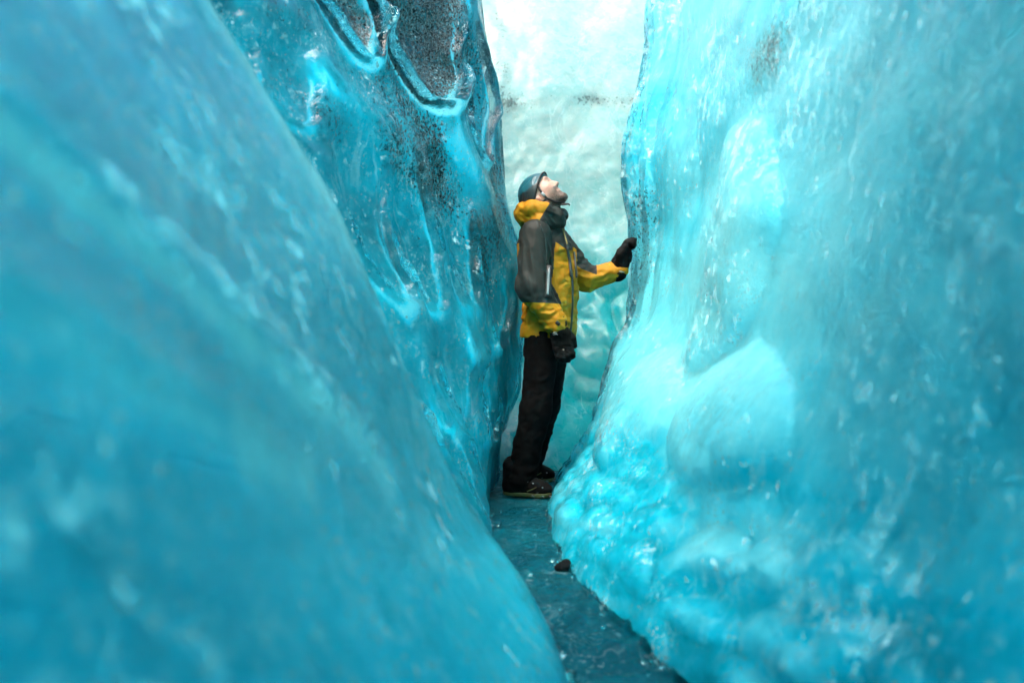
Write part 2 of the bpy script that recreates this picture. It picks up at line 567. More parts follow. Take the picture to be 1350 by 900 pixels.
glaze(left, C2, N, m_glaze, {'grit': gritL, 'surface_pale': near * np.clip(.85 * sstep(.0, .4, fbm(Y * 1.5, Z * 1.5, X, 3, 66)) + .9 * rib1 + .9 * ridgeN, 0, 1)}, 'clear glassy skin of the left ice wall')  # streaks along the ribs and near ridge are painted highlights

# ---- right wall
zsR = [-.15, .0, .25, .5, .75, 1.0, 1.5, 2.0, 2.5, 3.0, 4.0]
ysR = [-1.6, -.3, .9, 2.0, 3.0, 3.9, 4.55, 4.95, 5.35, 6.6]
xsR = [
    [.6, .6, .58, .48, .22, .13, .2, .25, .5, 1.2],
    [.65, .65, .6, .50, .25, .165, .235, .3, .5, 1.2],
    [.75, .75, .70, .62, .45, .36, .40, .48, .65, 1.3],
    [.82, .82, .78, .72, .62, .54, .50, .58, .75, 1.4],
    [.87, .87, .82, .80, .78, .68, .57, .66, .9, 1.5],
    [.90, .90, .85, .85, .90, .86, .78, .735, .95, 1.6],
    [.95, .95, .90, .92, .98, .95, .86, .76, 1.0, 1.7],
    [.98, .98, .95, .98, 1.02, .98, .88, .735, 1.0, 1.7],
    [1.0, 1.0, 1.0, 1.05, 1.08, 1.02, .93, .79, 1.05, 1.8],
    [1.0, 1.0, 1.02, 1.1, 1.12, 1.06, 1.0, .87, 1.1, 1.8],
    [1.1, 1.1, 1.1, 1.2, 1.25, 1.2, 1.15, 1.05, 1.3, 2.0],
]
rowsR = [list(zip(r, ysR)) for r in xsR]
C = loft(zsR, rowsR, 800, 470, [.4, .7, 1.3, 1.4, 1.6, 1.6, 1.2, .8, .5])
N = grid_normals(C, 1)
N *= -np.sign(N[..., 0].mean())
X, Y, Z = C[..., 0], C[..., 1], C[..., 2]
disp = np.zeros_like(X)
lobe = np.zeros_like(X)


def nodule(cy_, cz_, ry, rz, h, tilt=0.0, p=1.0, under=0.0, fade=0.0):
    """a rounded swelling with a crease round it"""
    global disp, lobe
    c, s = math.cos(tilt), math.sin(tilt)
    a, b = Y - cy_, Z - cz_
    a, b = a + .09 * fbm(Y * 2.6, Z * 2.6, X * 0, 3, 77), b + .06 * fbm(Y * 2.6 + 5, Z * 2.6, X * 0, 3, 78)
    u, v = (c * a + s * b) / ry, (-s * a + c * b) / rz
    r2 = u * u + v * v
    q = np.clip(1 - r2, 0, 1) ** p * (1 - under * (.5 + .5 * np.clip(v, -1, 1))) * (1 - fade * sstep(-.4, .9, u))
    lobe = np.maximum(lobe, sstep(1.0, .55, r2) * min(1, h / .05)) if ry > .18 else lobe
    disp = np.maximum(disp, h * q) if h > 0 else np.minimum(disp, h * q)


nodule(3.42, 1.33, .62, .52, .13, .10, .6, .0, .9)
nodule(2.72, .66, .52, .25, .12, 0, .6, .5, .2)
nodule(3.78, .58, .60, .28, .11, 0, .6, .5, .2)
nodule(4.25, 1.75, .22, .5, .04, 0, .7, .0, .8)
rs = np.random.RandomState(12)
for (a, b, ra, rb, h) in ((2.4, .29, .30, .085, .05), (2.05, .40, .20, .07, .04), (2.85, .27, .16, .06, .035), (2.2, .15, .25, .08, .045),
                          (1.8, .25, .25, .08, .04), (2.6, .13, .18, .06, .035), (3.1, .13, .16, .06, .03), (3.4, .26, .16, .06, .03), (2.5, .44, .2, .06, .025),
                          (3.7, .14, .14, .06, .03), (2.95, .38, .12, .05, .02), (1.9, .1, .2, .07, .03), (3.25, .2, .1, .04, .025), (2.75, .18, .1, .04, .025)):
    nodule(a, b, ra, rb, h * 1.0, -.14 + rs.uniform(-.12, .12), .7, .6, .3)
wy = Y + .12 * fbm(Y * 2.2, Z * 2.2, X * 0, 3, 105)
wz = Z + .12 * fbm(Y * 2.0 + 9, Z * 2.0, X * 0, 3, 106)
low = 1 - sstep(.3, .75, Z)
disp = disp + (.035 + .02 * low) * (.35 - cells(wy * 2.2 - wz * 1.2, wz * 2.3 + wy * 1.0, 113, k=14))
disp = disp - low * .024 * (cells((wy - .14 * wz) * 9.0, (wz + .14 * wy) * 19, 119, k=12) - .2)
lowc = cells((wy - .14 * wz) * 4.0, (wz + .14 * wy) * 10, 118, k=16)
disp = disp - low * .042 * (lowc - .2)
ridge = np.exp(-((Y - 4.85) / .28) ** 2)
disp = disp + ridge * (.06 * fbm(Y * 7, Z * 2.2, X * 0, 3, 131) + .03 * (1 - np.abs(fbm(Y * 9 + Z, Z * 1.2, X * 0, 2, 133)) * 4))
disp = disp - .045 * np.exp(-((Y - 4.64 - .07 * fbm(Z * 1.5, Z * 0, Z * 0, 2, 151)) / .035) ** 2) * sstep(.8, 1.1, Z)
disp = disp - .03 * np.exp(-((Y - 4.80 - .06 * fbm(Z * 1.7, Z * 0, Z * 0 + 3, 2, 152)) / .022) ** 2) * sstep(.8, 1.1, Z)
disp = disp + .03 * fbm(Y * 1.5, Z * 1.5, X, 3, 121) + .004 * fbm(Y * 8, Z * 8, X * 8, 3, 140)
disp = disp * sstep(-.1, .12, Z)
C2 = C + N * disp[..., None]
paleR = .40 + .42 * fbm(Y * .9 + 4, Z * 2.8, X, 5, 161) + .14 * sstep(.9, 2.6, Y) - .55 * low + .20 * lobe - .10 - low * .5 * (lowc - .18) + .40 * low * fbm((Y - .14 * Z) * 2.2, (Z + .14 * Y) * 15, X * 0, 4, 165)  # paler on the lobes and farther in, bluer low down and in hollows
gritR = np.clip(.35 * (fbm(Y * 2, Z * 2, X, 3, 171) + .55) + .8 * np.exp(-((Y - 3.1) / .45) ** 2 - ((Z - 2.15) / .26) ** 2) * (.6 + .8 * fbm(Y * 3, Z * 4, X, 3, 173)) + .55 * ridge * (.4 + fbm(Y * 3, Z * 3, X, 2, 172)), 0, 1)
NL = grid_normals(C2)
NL *= np.sign((NL * N).sum(-1, keepdims=True))
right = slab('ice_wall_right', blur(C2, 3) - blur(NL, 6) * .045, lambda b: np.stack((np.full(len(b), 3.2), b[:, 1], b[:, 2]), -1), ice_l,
     {'paleness': paleR, 'grit': gritR}, kind='structure', label='smooth pale blue ice wall the person touches on the right')
glaze(right, C2, N, m_glaze, {'grit': gritR, 'surface_pale': .45 * sstep(.0, .45, fbm(Y * 1.8, Z * 1.8, X, 3, 67))}, 'clear glassy skin of the right ice wall')

# ---- end wall behind the person, leaning back towards the sky
nu, nv = 300, 360
xs = np.linspace(-1.5, 2.1, nu)
zz = np.linspace(-.15, 5.2, nv)
XX, ZZ = np.meshgrid(xs, zz, indexing='ij')
YY = np.interp(ZZ, [-.15, 0, .4, 1, 2, 3, 4, 5.2], [5.2, 5.35, 5.75, 6.1, 6.5, 6.9, 7.5, 8.4])
wx = XX + .2 * fbm(XX * 2, ZZ * 2, ZZ * 0, 3, 201)
YY = YY - .14 * fbm(XX * 1.2, ZZ * .9, ZZ * 0, 2, 202) + .10 * (cells(wx * 2.2, ZZ * 1.3 + wx * .6, 203, k=12) - .2) * (1 - .8 * sstep(1, 2, ZZ)) \
    + .05 * (cells(wx * 5 + ZZ * 3, ZZ * 4 - wx * 2, 205, k=12) - .2) * (1 - .95 * sstep(.8, 1.8, ZZ)) - .012 * fbm(XX * 6, ZZ * 6, ZZ * 0, 3, 204)
C2 = np.stack((XX, YY, ZZ), -1)
band = np.exp(-((ZZ - 2.86 - .06 * fbm(XX * 2, ZZ, ZZ * 0, 3, 211)) / .09) ** 2) * (.65 + .5 * fbm(XX * 3, ZZ * 3, ZZ * 0, 3, 212))
vert = np.exp(-((XX + .08) / .14) ** 2) * sstep(2.2, 3.0, ZZ) * .55
paleB = -.05 + .72 * sstep(.6, 2.6, ZZ) + .30 * fbm(XX * 2 + ZZ, ZZ * 1.6, ZZ * 0, 4, 213)  # paler towards the top, with random cloudiness
gritB = np.clip(.9 * band + vert + .12 + .2 * fbm(XX * 3, ZZ * 3, ZZ * 0, 3, 214), 0, .9)
slab('ice_wall_back', C2, lambda b: np.stack((b[:, 0], np.full(len(b), 9.6), b[:, 2]), -1), ice_b,
     {'paleness': paleB, 'grit': gritB}, kind='structure', label='bright pale ice wall closing the passage behind the person')

# ---- floor: a narrow wet strip of ice between the walls
nu, nv = 260, 700
xs = np.linspace(-.9, 1.3, nu)
ys = np.linspace(-1.6, 6.2, nv)
XX, YY = np.meshgrid(xs, ys, indexing='ij')
ZZ = .02 * fbm(XX * 3, YY * 2, XX * 0, 4, 301) + .022 * (cells(XX * 9 + YY * 1.5, YY * 5.5 - XX, 303, k=10) - .2) + .006 * fbm(XX * 16, YY * 10, XX * 0, 3, 305)
ZZ = ZZ * np.clip(np.minimum(np.hypot(XX - .08, (YY - 4.5) * .8), np.hypot(XX - .15, (YY - 4.9) * .8)) / .3, .25, 1) - .004
frostF = .1 + .4 * fbm(XX * 3, YY * 3, XX * 0, 4, 311)
gritF = np.clip(.32 + .4 * fbm(XX * 4, YY * 3, XX * 0, 3, 312), 0, .8)
slab('ice_floor', np.stack((XX, YY, ZZ), -1), lambda b: np.stack((b[:, 0], b[:, 1], np.full(len(b), -.6)), -1), ice_f,
     {'paleness': frostF, 'grit': gritF}, kind='structure', label='narrow wet dark ice floor running between the walls')
# ---- loose ice chips along the foot of the walls
rs = np.random.RandomState(7)
icoV = np.array([(0, 0, 1), (.89, 0, .45), (.28, .85, .45), (-.72, .53, .45), (-.72, -.53, .45), (.28, -.85, .45), (.72, .53, -.45), (-.28, .85, -.45), (-.89, 0, -.45), (-.28, -.85, -.45), (.72, -.53, -.45), (0, 0, -1)])
icoF = np.array([(0, 1, 2), (0, 2, 3), (0, 3, 4), (0, 4, 5), (0, 5, 1), (1, 6, 2), (2, 7, 3), (3, 8, 4), (4, 9, 5), (5, 10, 1), (6, 7, 2), (7, 8, 3), (8, 9, 4), (9, 10, 5), (10, 6, 1), (6, 11, 7), (7, 11, 8), (8, 11, 9), (9, 11, 10), (10, 11, 6)])
cv, cf = [], []
for i in range(70):
    y = rs.uniform(2.0, 5.1)
    xl = np.interp(y, [2.0, 2.3, 2.9, 3.7, 4.7, 5.2], [.17, .14, -.03, -.14, -.13, -.2])
    xr = np.interp(y, [2.0, 3.0, 3.9, 4.55, 4.95, 5.3], [.50, .25, .165, .235, .3, .4])
    side = rs.rand()
    x = xl + abs(rs.normal(0, .035)) if side < .35 else xr - abs(rs.normal(0, .035)) if side < .8 else rs.uniform(xl, xr)
    if abs(y - 4.6) < .45 and -.1 < x < .28:
        continue
    r = rs.gamma(2.0, .0045) + .003
    V = icoV * rs.uniform(.6, 1.3, (12, 1)) * r * rs.uniform(.6, 1.3, 3)
    cf.append(icoF + 12 * len(cv))
    cv.append(V + np.array((x, y, r * .35)))
make_obj('ice_chips', np.concatenate(cv), np.concatenate(cf), m_glaze, None, smooth=False, kind='stuff', label='small clear ice chips scattered along the passage floor')

# ---- added unseen cover, over and behind the camera: blocks white sky, tints daylight cyan
nu, nv = 120, 160
xs = np.linspace(-2.6, 2.2, nu)
tt = np.linspace(0, 1, nv)
XX, TT = np.meshgrid(xs, tt, indexing='ij')
ry = np.interp(TT, [0, .15, .35, .6, 1], [-2.3, -2.2, -1.4, -.2, 1.4])
rz = np.interp(TT, [0, .15, .35, .6, 1], [-.4, 1.4, 3.2, 4.0, 4.15])
rz = rz + .10 * fbm(XX * 1.1, ry * 1.1, XX * 0, 3, 501) * sstep(0, .3, TT) - .06 * XX ** 2
ry = ry + .15 * fbm(XX * 1.3, rz * .5, XX * 0, 3, 503) * sstep(.7, 1, TT)
m_sky_filter, nt_, p_ = new_mat('sky_filter_cyan')
p_.inputs['Base Color'].default_value = (.05, .66, .70, 1)
p_.inputs['Roughness'].default_value = .2
tr = nd(nt_, 'ShaderNodeBsdfTranslucent')
nt_.links.new(mix_col(nt_, maprange(nt_, noise_tex(nt_, 2.2, 4, .6), .3, .7), (.30, .95, .98), (.70, .98, .99)), tr.inputs[0])
mx = nd(nt_, 'ShaderNodeMixShader')
mx.inputs[0].default_value = .88
nt_.links.new(p_.outputs[0], mx.inputs[1])
nt_.links.new(tr.outputs[0], mx.inputs[2])
nt_.links.new(mx.outputs[0], nt_.nodes['Material Output'].inputs[0])
slab('added_sky_filter', np.stack((XX, ry, rz), -1), lambda b: b + np.array((0, -.12, .22)), m_sky_filter, {}, kind='structure', label='added unseen cover over the near passage, tinting daylight cyan')
# ================================================================== THE PERSON
class Field:
    """a signed distance field on a voxel grid, grown from smoothly joined shapes"""
    def __init__(self, lo, hi, vox):
        self.lo, self.vox = np.array(lo, float), vox
        self.n = np.ceil((np.array(hi, float) - self.lo) / vox).astype(int) + 1
        self.f = np.full(self.n, .3, dtype=np.float32)

    def box(self, blo, bhi, m):
        a = np.clip(np.floor((np.array(blo) - m - self.lo) / self.vox).astype(int), 0, self.n)
        b = np.clip(np.ceil((np.array(bhi) + m - self.lo) / self.vox).astype(int) + 1, 0, self.n)
        sl = tuple(slice(i, j) for i, j in zip(a, b))
        g = [(self.lo[i] + self.vox * np.arange(a[i], b[i])).astype(np.float32) for i in range(3)]
        return sl, np.meshgrid(*g, indexing='ij')

    def join(self, sl, d, k, cut=False):
        o = self.f[sl]
        if cut:
            self.f[sl] = np.maximum(o, -d)
        elif k <= 0:
            self.f[sl] = np.minimum(o, d)
        else:
            h = np.clip(.5 + .5 * (o - d) / k, 0, 1)
            self.f[sl] = o * (1 - h) + d * h - k * h * (1 - h)

    def limb(self, a, b, ra, rb, k=.02, cut=False, squash=None):
        a, b = np.array(a, float), np.array(b, float)
        r = max(ra, rb)
        sl, (x, y, z) = self.box(np.minimum(a, b) - r, np.maximum(a, b) + r, k + .03)
        d = b - a
        L2 = (d * d).sum() + 1e-12
        h = np.clip(((x - a[0]) * d[0] + (y - a[1]) * d[1] + (z - a[2]) * d[2]) / L2, 0, 1)
        qx, qy, qz = x - a[0] - h * d[0], y - a[1] - h * d[1], z - a[2] - h * d[2]
        if squash is not None:                 # (direction, factor): flatten the section along a direction
            s, q = np.array(squash[0], float), squash[1]
            s = s / np.linalg.norm(s)
            t = (qx * s[0] + qy * s[1] + qz * s[2]) * (1 / q - 1)
            qx, qy, qz = qx + t * s[0], qy + t * s[1], qz + t * s[2]
        self.join(sl, np.sqrt(qx * qx + qy * qy + qz * qz) - (ra + (rb - ra) * h), k, cut)

    def chain(self, pts, radii, k=.02, **kw):
        for i in range(len(pts) - 1):
            self.limb(pts[i], pts[i + 1], radii[i], radii[i + 1], k, **kw)

    def ball(self, c, axes, radii, k=.02, cut=False):
        """ellipsoid with its own axes"""
        c = np.array(c, float)
        r = max(radii)
        sl, (x, y, z) = self.box(c - r, c + r, k + .03)
        k0 = k1 = 0
        for ax, rr in zip(axes, radii):
            t = (x - c[0]) * ax[0] + (y - c[1]) * ax[1] + (z - c[2]) * ax[2]
            k0 = k0 + (t / rr) ** 2
            k1 = k1 + (t / rr ** 2) ** 2
        k0 = np.sqrt(k0)
        self.join(sl, k0 * (k0 - 1) / (np.sqrt(k1) + 1e-6), k, cut)

    def stack(self, levels, fwd, side, k=.02):
        """levels: (z, cx, cy, half depth, half width): a trunk of oval sections"""
        L = np.array(levels, float)
        r = L[:, 3:].max()
        lo = np.array((L[:, 1].min() - r, L[:, 2].min() - r, L[0, 0]))
        hi = np.array((L[:, 1].max() + r, L[:, 2].max() + r, L[-1, 0]))
        sl, (x, y, z) = self.box(lo, hi, k + .03)
        zc = z[0, 0, :]
        cx, cy_, a, b = [np.interp(zc, L[:, 0], L[:, i]).astype(np.float32) for i in (1, 2, 3, 4)]
        u = (x - cx) * fwd[0] + (y - cy_) * fwd[1]
        v = (x - cx) * side[0] + (y - cy_) * side[1]
        rr = ((np.abs(u) / a) ** 2.3 + (np.abs(v) / b) ** 2.3) ** (1 / 2.3)
        d = (rr - 1) * np.minimum(a, b)
        d = np.maximum(d, np.maximum(L[0, 0] - z, z - L[-1, 0]))
        self.join(sl, d, k)

    def above(self, p, n):
        """keep only what lies on the side of the plane that n points to"""
        sl, (x, y, z) = self.box(self.lo, self.lo + self.vox * self.n, 0)
        d = (x - p[0]) * n[0] + (y - p[1]) * n[1] + (z - p[2]) * n[2]
        self.f[sl] = np.maximum(self.f[sl], -d)

    def wrinkle(self, fn, band=.04):
        m = np.abs(self.f) < band
        i = np.argwhere(m)
        p = self.lo + i * self.vox
        self.f[m] -= fn(p[:, 0], p[:, 1], p[:, 2]).astype(np.float32)

    def mesh(self):
        f = self.f
        s = f < 0
        nx, ny, nz = f.shape
        cnt = np.zeros((nx - 1, ny - 1, nz - 1), np.int8)
        for a in (0, 1):
            for b in (0, 1):
                for c in (0, 1):
                    cnt += s[a:nx - 1 + a, b:ny - 1 + b, c:nz - 1 + c]
        act = (cnt > 0) & (cnt < 8)
        ci = np.argwhere(act)
        vid = np.full(act.shape, -1, np.int64)
        vid[act] = np.arange(len(ci))
        corners = [(a, b, c) for a in (0, 1) for b in (0, 1) for c in (0, 1)]
        val = {q: f[ci[:, 0] + q[0], ci[:, 1] + q[1], ci[:, 2] + q[2]] for q in corners}
        acc = np.zeros((len(ci), 3))
        w = np.zeros(len(ci))
        for q in corners:
            for ax in range(3):
                if q[ax]:
                    continue
                q2 = list(q)
                q2[ax] = 1
                q2 = tuple(q2)
                v0, v1 = val[q], val[q2]
                x = (v0 < 0) != (v1 < 0)
                t = np.where(x, v0 / np.where(x, v0 - v1, 1), 0)
                pt = np.tile(np.array(q, float), (len(ci), 1))
                pt[:, ax] = t
                acc += pt * x[:, None]
                w += x
        V = self.lo + self.vox * (ci + acc / w[:, None])
        Q = []
        for ax in range(3):
            o1, o2 = [(1, 2), (2, 0), (0, 1)][ax]
            sh = [slice(None)] * 3
            A, B = sh.copy(), sh.copy()
            A[ax], B[ax] = slice(0, -1), slice(1, None)
            e = np.argwhere(s[tuple(A)] != s[tuple(B)])
            ok = (e[:, o1] > 0) & (e[:, o2] > 0) & (e[:, o1] < f.shape[o1] - 1) & (e[:, o2] < f.shape[o2] - 1)
            e = e[ok]
            ins = s[e[:, 0], e[:, 1], e[:, 2]]
            q = []
            for d1, d2 in ((-1, -1), (0, -1), (0, 0), (-1, 0)):
                c = e.copy()
                c[:, o1] += d1
                c[:, o2] += d2
                q.append(vid[c[:, 0], c[:, 1], c[:, 2]])
            q = np.stack(q, -1)
            q[~ins] = q[~ins][:, ::-1]
            Q.append(q)
        return V, np.concatenate(Q)


def tube(name, pts, r, mat, parent, sides=8, flat=1.0, flat_dir=None, closed=False):
    """a swept strip or cord"""
    P = np.array(pts, float)
    n = len(P)
    rr = np.broadcast_to(np.array(r, float), (n,))
    V = []
    up0 = np.array(flat_dir if flat_dir is not None else (0.13, .31, .94), float)
    for i in range(n):
        t = P[min(i + 1, n - 1)] - P[max(i - 1, 0)]
        t = t / np.linalg.norm(t)
        a = up0 - t * (up0 @ t)
        a = a / np.linalg.norm(a)
        b = np.cross(t, a)
        for j in range(sides):
            an = 2 * math.pi * j / sides
            V.append(P[i] + rr[i] * (math.cos(an) * a * flat + math.sin(an) * b))
    F = []
    for i in range(n - 1):
        for j in range(sides):
            j2 = (j + 1) % sides
            F.append((i * sides + j, i * sides + j2, (i + 1) * sides + j2, (i + 1) * sides + j))
    F.append(tuple(range(sides))[::-1])
    F.append(tuple((n - 1) * sides + j for j in range(sides)))
    return make_obj(name, V, F, mat, parent)


MUSTARD, OLIVE = (.42, .175, .003), (.022, .024, .021)
m_jacket = cloth_material('jacket_shell', MUSTARD, OLIVE, var=.06, spec=.22)
m_trouser = cloth_material('black_trouser_cloth', (.0022, .0022, .0024), rough=.85, spec=.06)
m_glove = cloth_material('black_glove', (.003, .003, .003), rough=.75, spec=.12)
m_boot = cloth_material('black_boot_leather', (.002, .002, .002), rough=.75, spec=.10)
m_sole = plain_material('boot_rubber_olive', (.05, .055, .012), .7)
m_grey = plain_material('grey_print', (.30, .34, .36), .6)
m_zip = plain_material('dark_zip_tape', (.018, .020, .020), .45)
m_zipg = plain_material('grey_reflective_zip', (.22, .25, .25), .3)
m_brass = plain_material('tan_zip_edge', (.30, .20, .06), .5)
m_helmet = plain_material('helmet_dark_grey', (.035, .045, .05), .38)
m_teal = plain_material('helmet_teal', (.01, .20, .27), .35)
m_dark = plain_material('black_webbing', (.006, .006, .007), .6)
m_steel = plain_material('crampon_steel', (.10, .11, .12), .35, 1.0)
m_skin, nt_, p_ = new_mat('skin_and_beard')
skin = mix_col(nt_, maprange(nt_, noise_tex(nt_, 45, 4, .6), .35, .7), (.58, .32, .24), (.46, .23, .17))
brd = math_node(nt_, 'MULTIPLY', attr(nt_, 'beard'), maprange(nt_, noise_tex(nt_, 260, 3, .6), .25, .6, .55, 1.0), clamp=True)
nt_.links.new(mix_col(nt_, brd, skin, (.035, .022, .015)), p_.inputs['Base Color'])
p_.inputs['Subsurface Weight'].default_value = .15
p_.inputs['Subsurface Radius'].default_value = (.01, .004, .002)
p_.inputs['Roughness'].default_value = .48

YAW = R(22)
FW = np.array((math.cos(YAW), -math.sin(YAW), 0))
SD = np.array((-math.sin(YAW), -math.cos(YAW), 0))            # the person's right side, towards the camera
HYAW, HEL = R(20), R(47)
hf0 = np.array((math.cos(HYAW), -math.sin(HYAW), 0))
HF = hf0 * math.cos(HEL) + np.array((0, 0, math.sin(HEL)))
HU = -hf0 * math.sin(HEL) + np.array((0, 0, math.cos(HEL)))
HS = np.array((-math.sin(HYAW), -math.cos(HYAW), 0))
HC = at(714, 258.5, 4.58)


def hd(f, u, s=0.0):
    return HC + HF * f + HU * u + HS * s


HAX = (HF, HU, HS)
# joints of the pose
hipR, kneeR, anR = at(716, 452, 4.51), at(706, 540, 4.48), at(687, 632, 4.52)
hipL, kneeL, anL = at(730, 452, 4.70), at(720, 538, 4.74), at(698, 616, 4.90)
shR, elR, wrR = at(706, 309, 4.42), at(702, 378, 4.38), at(736, 432, 4.36)
shL, elL, wrL = at(733, 315, 4.77), at(773, 368, 4.80), at(816, 356, 4.78)
neck0, neck1 = at(714, 300, 4.60), hd(-.015, -.075)

# ---- body: one continuous figure (mostly under the clothes)
F_ = Field((-.12, 4.24, -.01), (.80, 5.05, 1.90), .006)
F_.ball(hd(0, .015), HAX, (.098, .108, .077), .0)
F_.ball(hd(.035, -.03), HAX, (.062, .075, .066), .03)                    # face
F_.limb(hd(-.005, -.055, .045), hd(.072, -.100, .014), .026, .022, .03)    # jaw sides
F_.limb(hd(-.005, -.055, -.045), hd(.072, -.100, -.014), .026, .022, .03)
F_.ball(hd(.082, -.106), HAX, (.020, .018, .024), .02)                  # chin
F_.limb(hd(.086, .042, .030), hd(.088, .040, -.030), .014, .014, .02)    # brow
F_.limb(hd(.092, .018), hd(.112, -.022), .008, .012, .008)              # nose
F_.ball(hd(.097, -.027, .010), HAX, (.012, .008, .008), .006)
F_.ball(hd(.097, -.027, -.010), HAX, (.012, .008, .008), .006)
F_.limb(hd(.089, -.050, .017), hd(.089, -.050, -.017), .009, .009, .010)   # upper lip
F_.limb(hd(.087, -.066, .014), hd(.087, -.066, -.014), .009, .009, .010)
F_.limb(hd(.060, -.012, .048), hd(.062, -.020, .044), .020, .018, .02)    # cheekbones
F_.limb(hd(.060, -.012, -.048), hd(.062, -.020, -.044), .020, .018, .02)
for s in (.031, -.031):
    F_.ball(hd(.096, .016, s), HAX, (.015, .010, .014), 0, cut=True)       # eye sockets
    F_.ball(hd(.080, .016, s * .97), HAX, (.0125, .0125, .0125), .002)     # eyeballs with lids
F_.limb(hd(.101, -.058, .018), hd(.101, -.058, -.018), .0045, .0045, cut=True)    # mouth line
for s in (1, -1):                                                        # ears
    F_.ball(hd(-.018, -.012, .080 * s), (HF * .9 + HS * s * .35, HU, HS * s * .93 - HF * .35), (.017, .030, .008), .006)
    F_.ball(hd(-.010, -.008, .089 * s), HAX, (.008, .014, .006), .003, cut=True)
F_.limb(neck0, neck1, .062, .058, .03)
tl = [(.92, .206, 4.60, .11, .16), (1.05, .215, 4.60, .11, .155), (1.2, .215, 4.60, .12, .165), (1.4, .19, 4.60, .115, .18), (1.52, .17, 4.60, .08, .14)]
F_.stack(tl, FW, SD, .03)
F_.chain((hipR, kneeR, anR), (.085, .06, .045), .03)
F_.chain((hipL, kneeL, anL), (.085, .06, .045), .03)
F_.chain((shR, elR, wrR), (.055, .045, .033), .03)
F_.chain((shL, elL, wrL), (.055, .042, .033), .03)
F_.limb(anR, at(700, 641, 4.50), .036, .026, .02)
F_.limb(anL, at(707, 627, 4.91), .036, .022, .02)
F_.limb(wrR, at(742, 460, 4.36), .028, .022, .02)
F_.limb(wrL, at(823, 338, 4.78), .028, .022, .02)
V, Q = F_.mesh()
rel = V - HC
lf, lu, ls = rel @ HF, rel @ HU, rel @ HS
beard = sstep(-.026, -.072, lu + .35 * (.05 - lf)) * sstep(-.03, .02, lf) * (lu > -.17)
must = sstep(-.030, -.040, lu) * sstep(-.056, -.048, lu) * sstep(.08, .088, lf)
lips = sstep(.012, .006, np.abs(lu + .058)) * (lf > .085)
beard = np.clip(beard * (1 - .7 * lips) + .8 * must, 0, 1)
brow = sstep(.010, .004, np.abs(lu - .036)) * sstep(.075, .085, lf) * (np.abs(ls) > .012) * (np.abs(ls) < .048)
beard = np.clip(beard + .6 * brow + .8 * sstep(.008, .004, np.hypot(lu - .016, np.abs(ls) - .030)) * (lf > .08), 0, 1)
person = make_obj('person', V, Q, m_skin, None, {'beard': beard},
                  label='person in mustard and grey jacket and helmet looking up, one gloved hand on the ice', category='person')

# ---- jacket
J = Field((-.06, 4.22, .84), (.72, 5.06, 1.66), .0065)
J.stack([(.885, .207, 4.60, .145, .175), (.95, .212, 4.60, .143, .172), (1.08, .222, 4.60, .143, .165), (1.2, .222, 4.60, .152, .165),
         (1.32, .203, 4.60, .152, .172), (1.42, .190, 4.60, .145, .175), (1.50, .178, 4.60, .118, .165), (1.56, .172, 4.59, .085, .115)], FW, SD, .0)
J.limb(shR, elR, .082, .080, .03)
J.limb(elR, wrR - (wrR - elR) * .10, .078, .056, .03)
J.limb(shL, elL, .072, .064, .03)
J.limb(elL, wrL, .064, .047, .03)
J.chain([hd(-.06, -.13, s) for s in (.05, -.05)], (.055, .055), .03)
J.limb(at(713, 298, 4.58), at(722, 283, 4.58), .085, .080, .03)             # collar


def folds(x, y, z):
    a = fbm(x * 9 + z * 8, y * 7, z * 17 - x * 9, 3, 401)
    b = fbm(x * 20 - z * 13, y * 14, z * 26 + x * 12, 2, 402)
    lean = 1 - sstep(1.35, 1.5, z) * .5
    c = fbm(x * 16 + z * 3, y * 10, z * 5 + x * 6, 2, 403)                  # long folds down the sleeve
    arm = sstep(.10, .15, (x - .205) * SD[0] + (y - 4.59) * SD[1]) * sstep(1.08, 1.16, z)
    return lean * ((1 - .8 * arm) * (.011 * (1 - 2.2 * np.abs(a)) + .005 * (1 - 2.2 * np.abs(b))) + arm * .012 * (1 - 2.2 * np.abs(c)))


J.wrinkle(folds)
J.above((0, 0, .892), (0, 0, 1))
# cuffs and hem cut clean
V, Q = J.mesh()
dR = np.minimum(np.linalg.norm(V - elR, axis=1), 9)


def seg_t(P, a, b):
    d = b - a
    t = ((P - a) @ d) / (d @ d)
    q = P - a - np.clip(t, 0, 1)[:, None] * d
    return t, np.linalg.norm(q, axis=1)


t1, q1 = seg_t(V, shR, elR)
t2, q2 = seg_t(V, elR, wrR)
t3, q3 = seg_t(V, shL, elL)
t4, q4 = seg_t(V, elL, wrL)
fu, fs = (V - np.array((.205, 4.59, 0))) @ FW, (V - np.array((.205, 4.59, 0))) @ SD
# grey yoke over chest and shoulders, grey upper sleeves with a mustard forearm
yoke = (V[:, 2] - (1.43 - .05 * sstep(.08, .16, fu))) * 10
on_r = (np.minimum(q1, q2) < .112) & (fs > .10)
armR = np.where(t2 > 0, (.12 - t2 + .25 * (V[:, 0] - elR[0] < 0)) * 2, np.minimum((.115 - (q1 - .0)) * 10 + .0, 1.0))
block = np.where(on_r & (t1 > -.2), (V[:, 2] - 1.088 + .04 * (V[:, 0] - .1)) * 20, yoke)
on_l = (np.minimum(q3, q4) < .085) & (V[:, 0] > .385)
ax4 = (elL + wrL) / 2
upL = (V[:, 2] - np.interp(V[:, 0], [.36, .41, .50], [1.33, 1.295, 1.262])) * 20
upL = np.where(V[:, 0] > .505, -1, upL)
block = np.where(on_l, upL, block)
jacket = make_obj('jacket', V, Q, m_jacket, person, {'block': block}, label='mustard shell jacket with dark grey shoulders and sleeves')

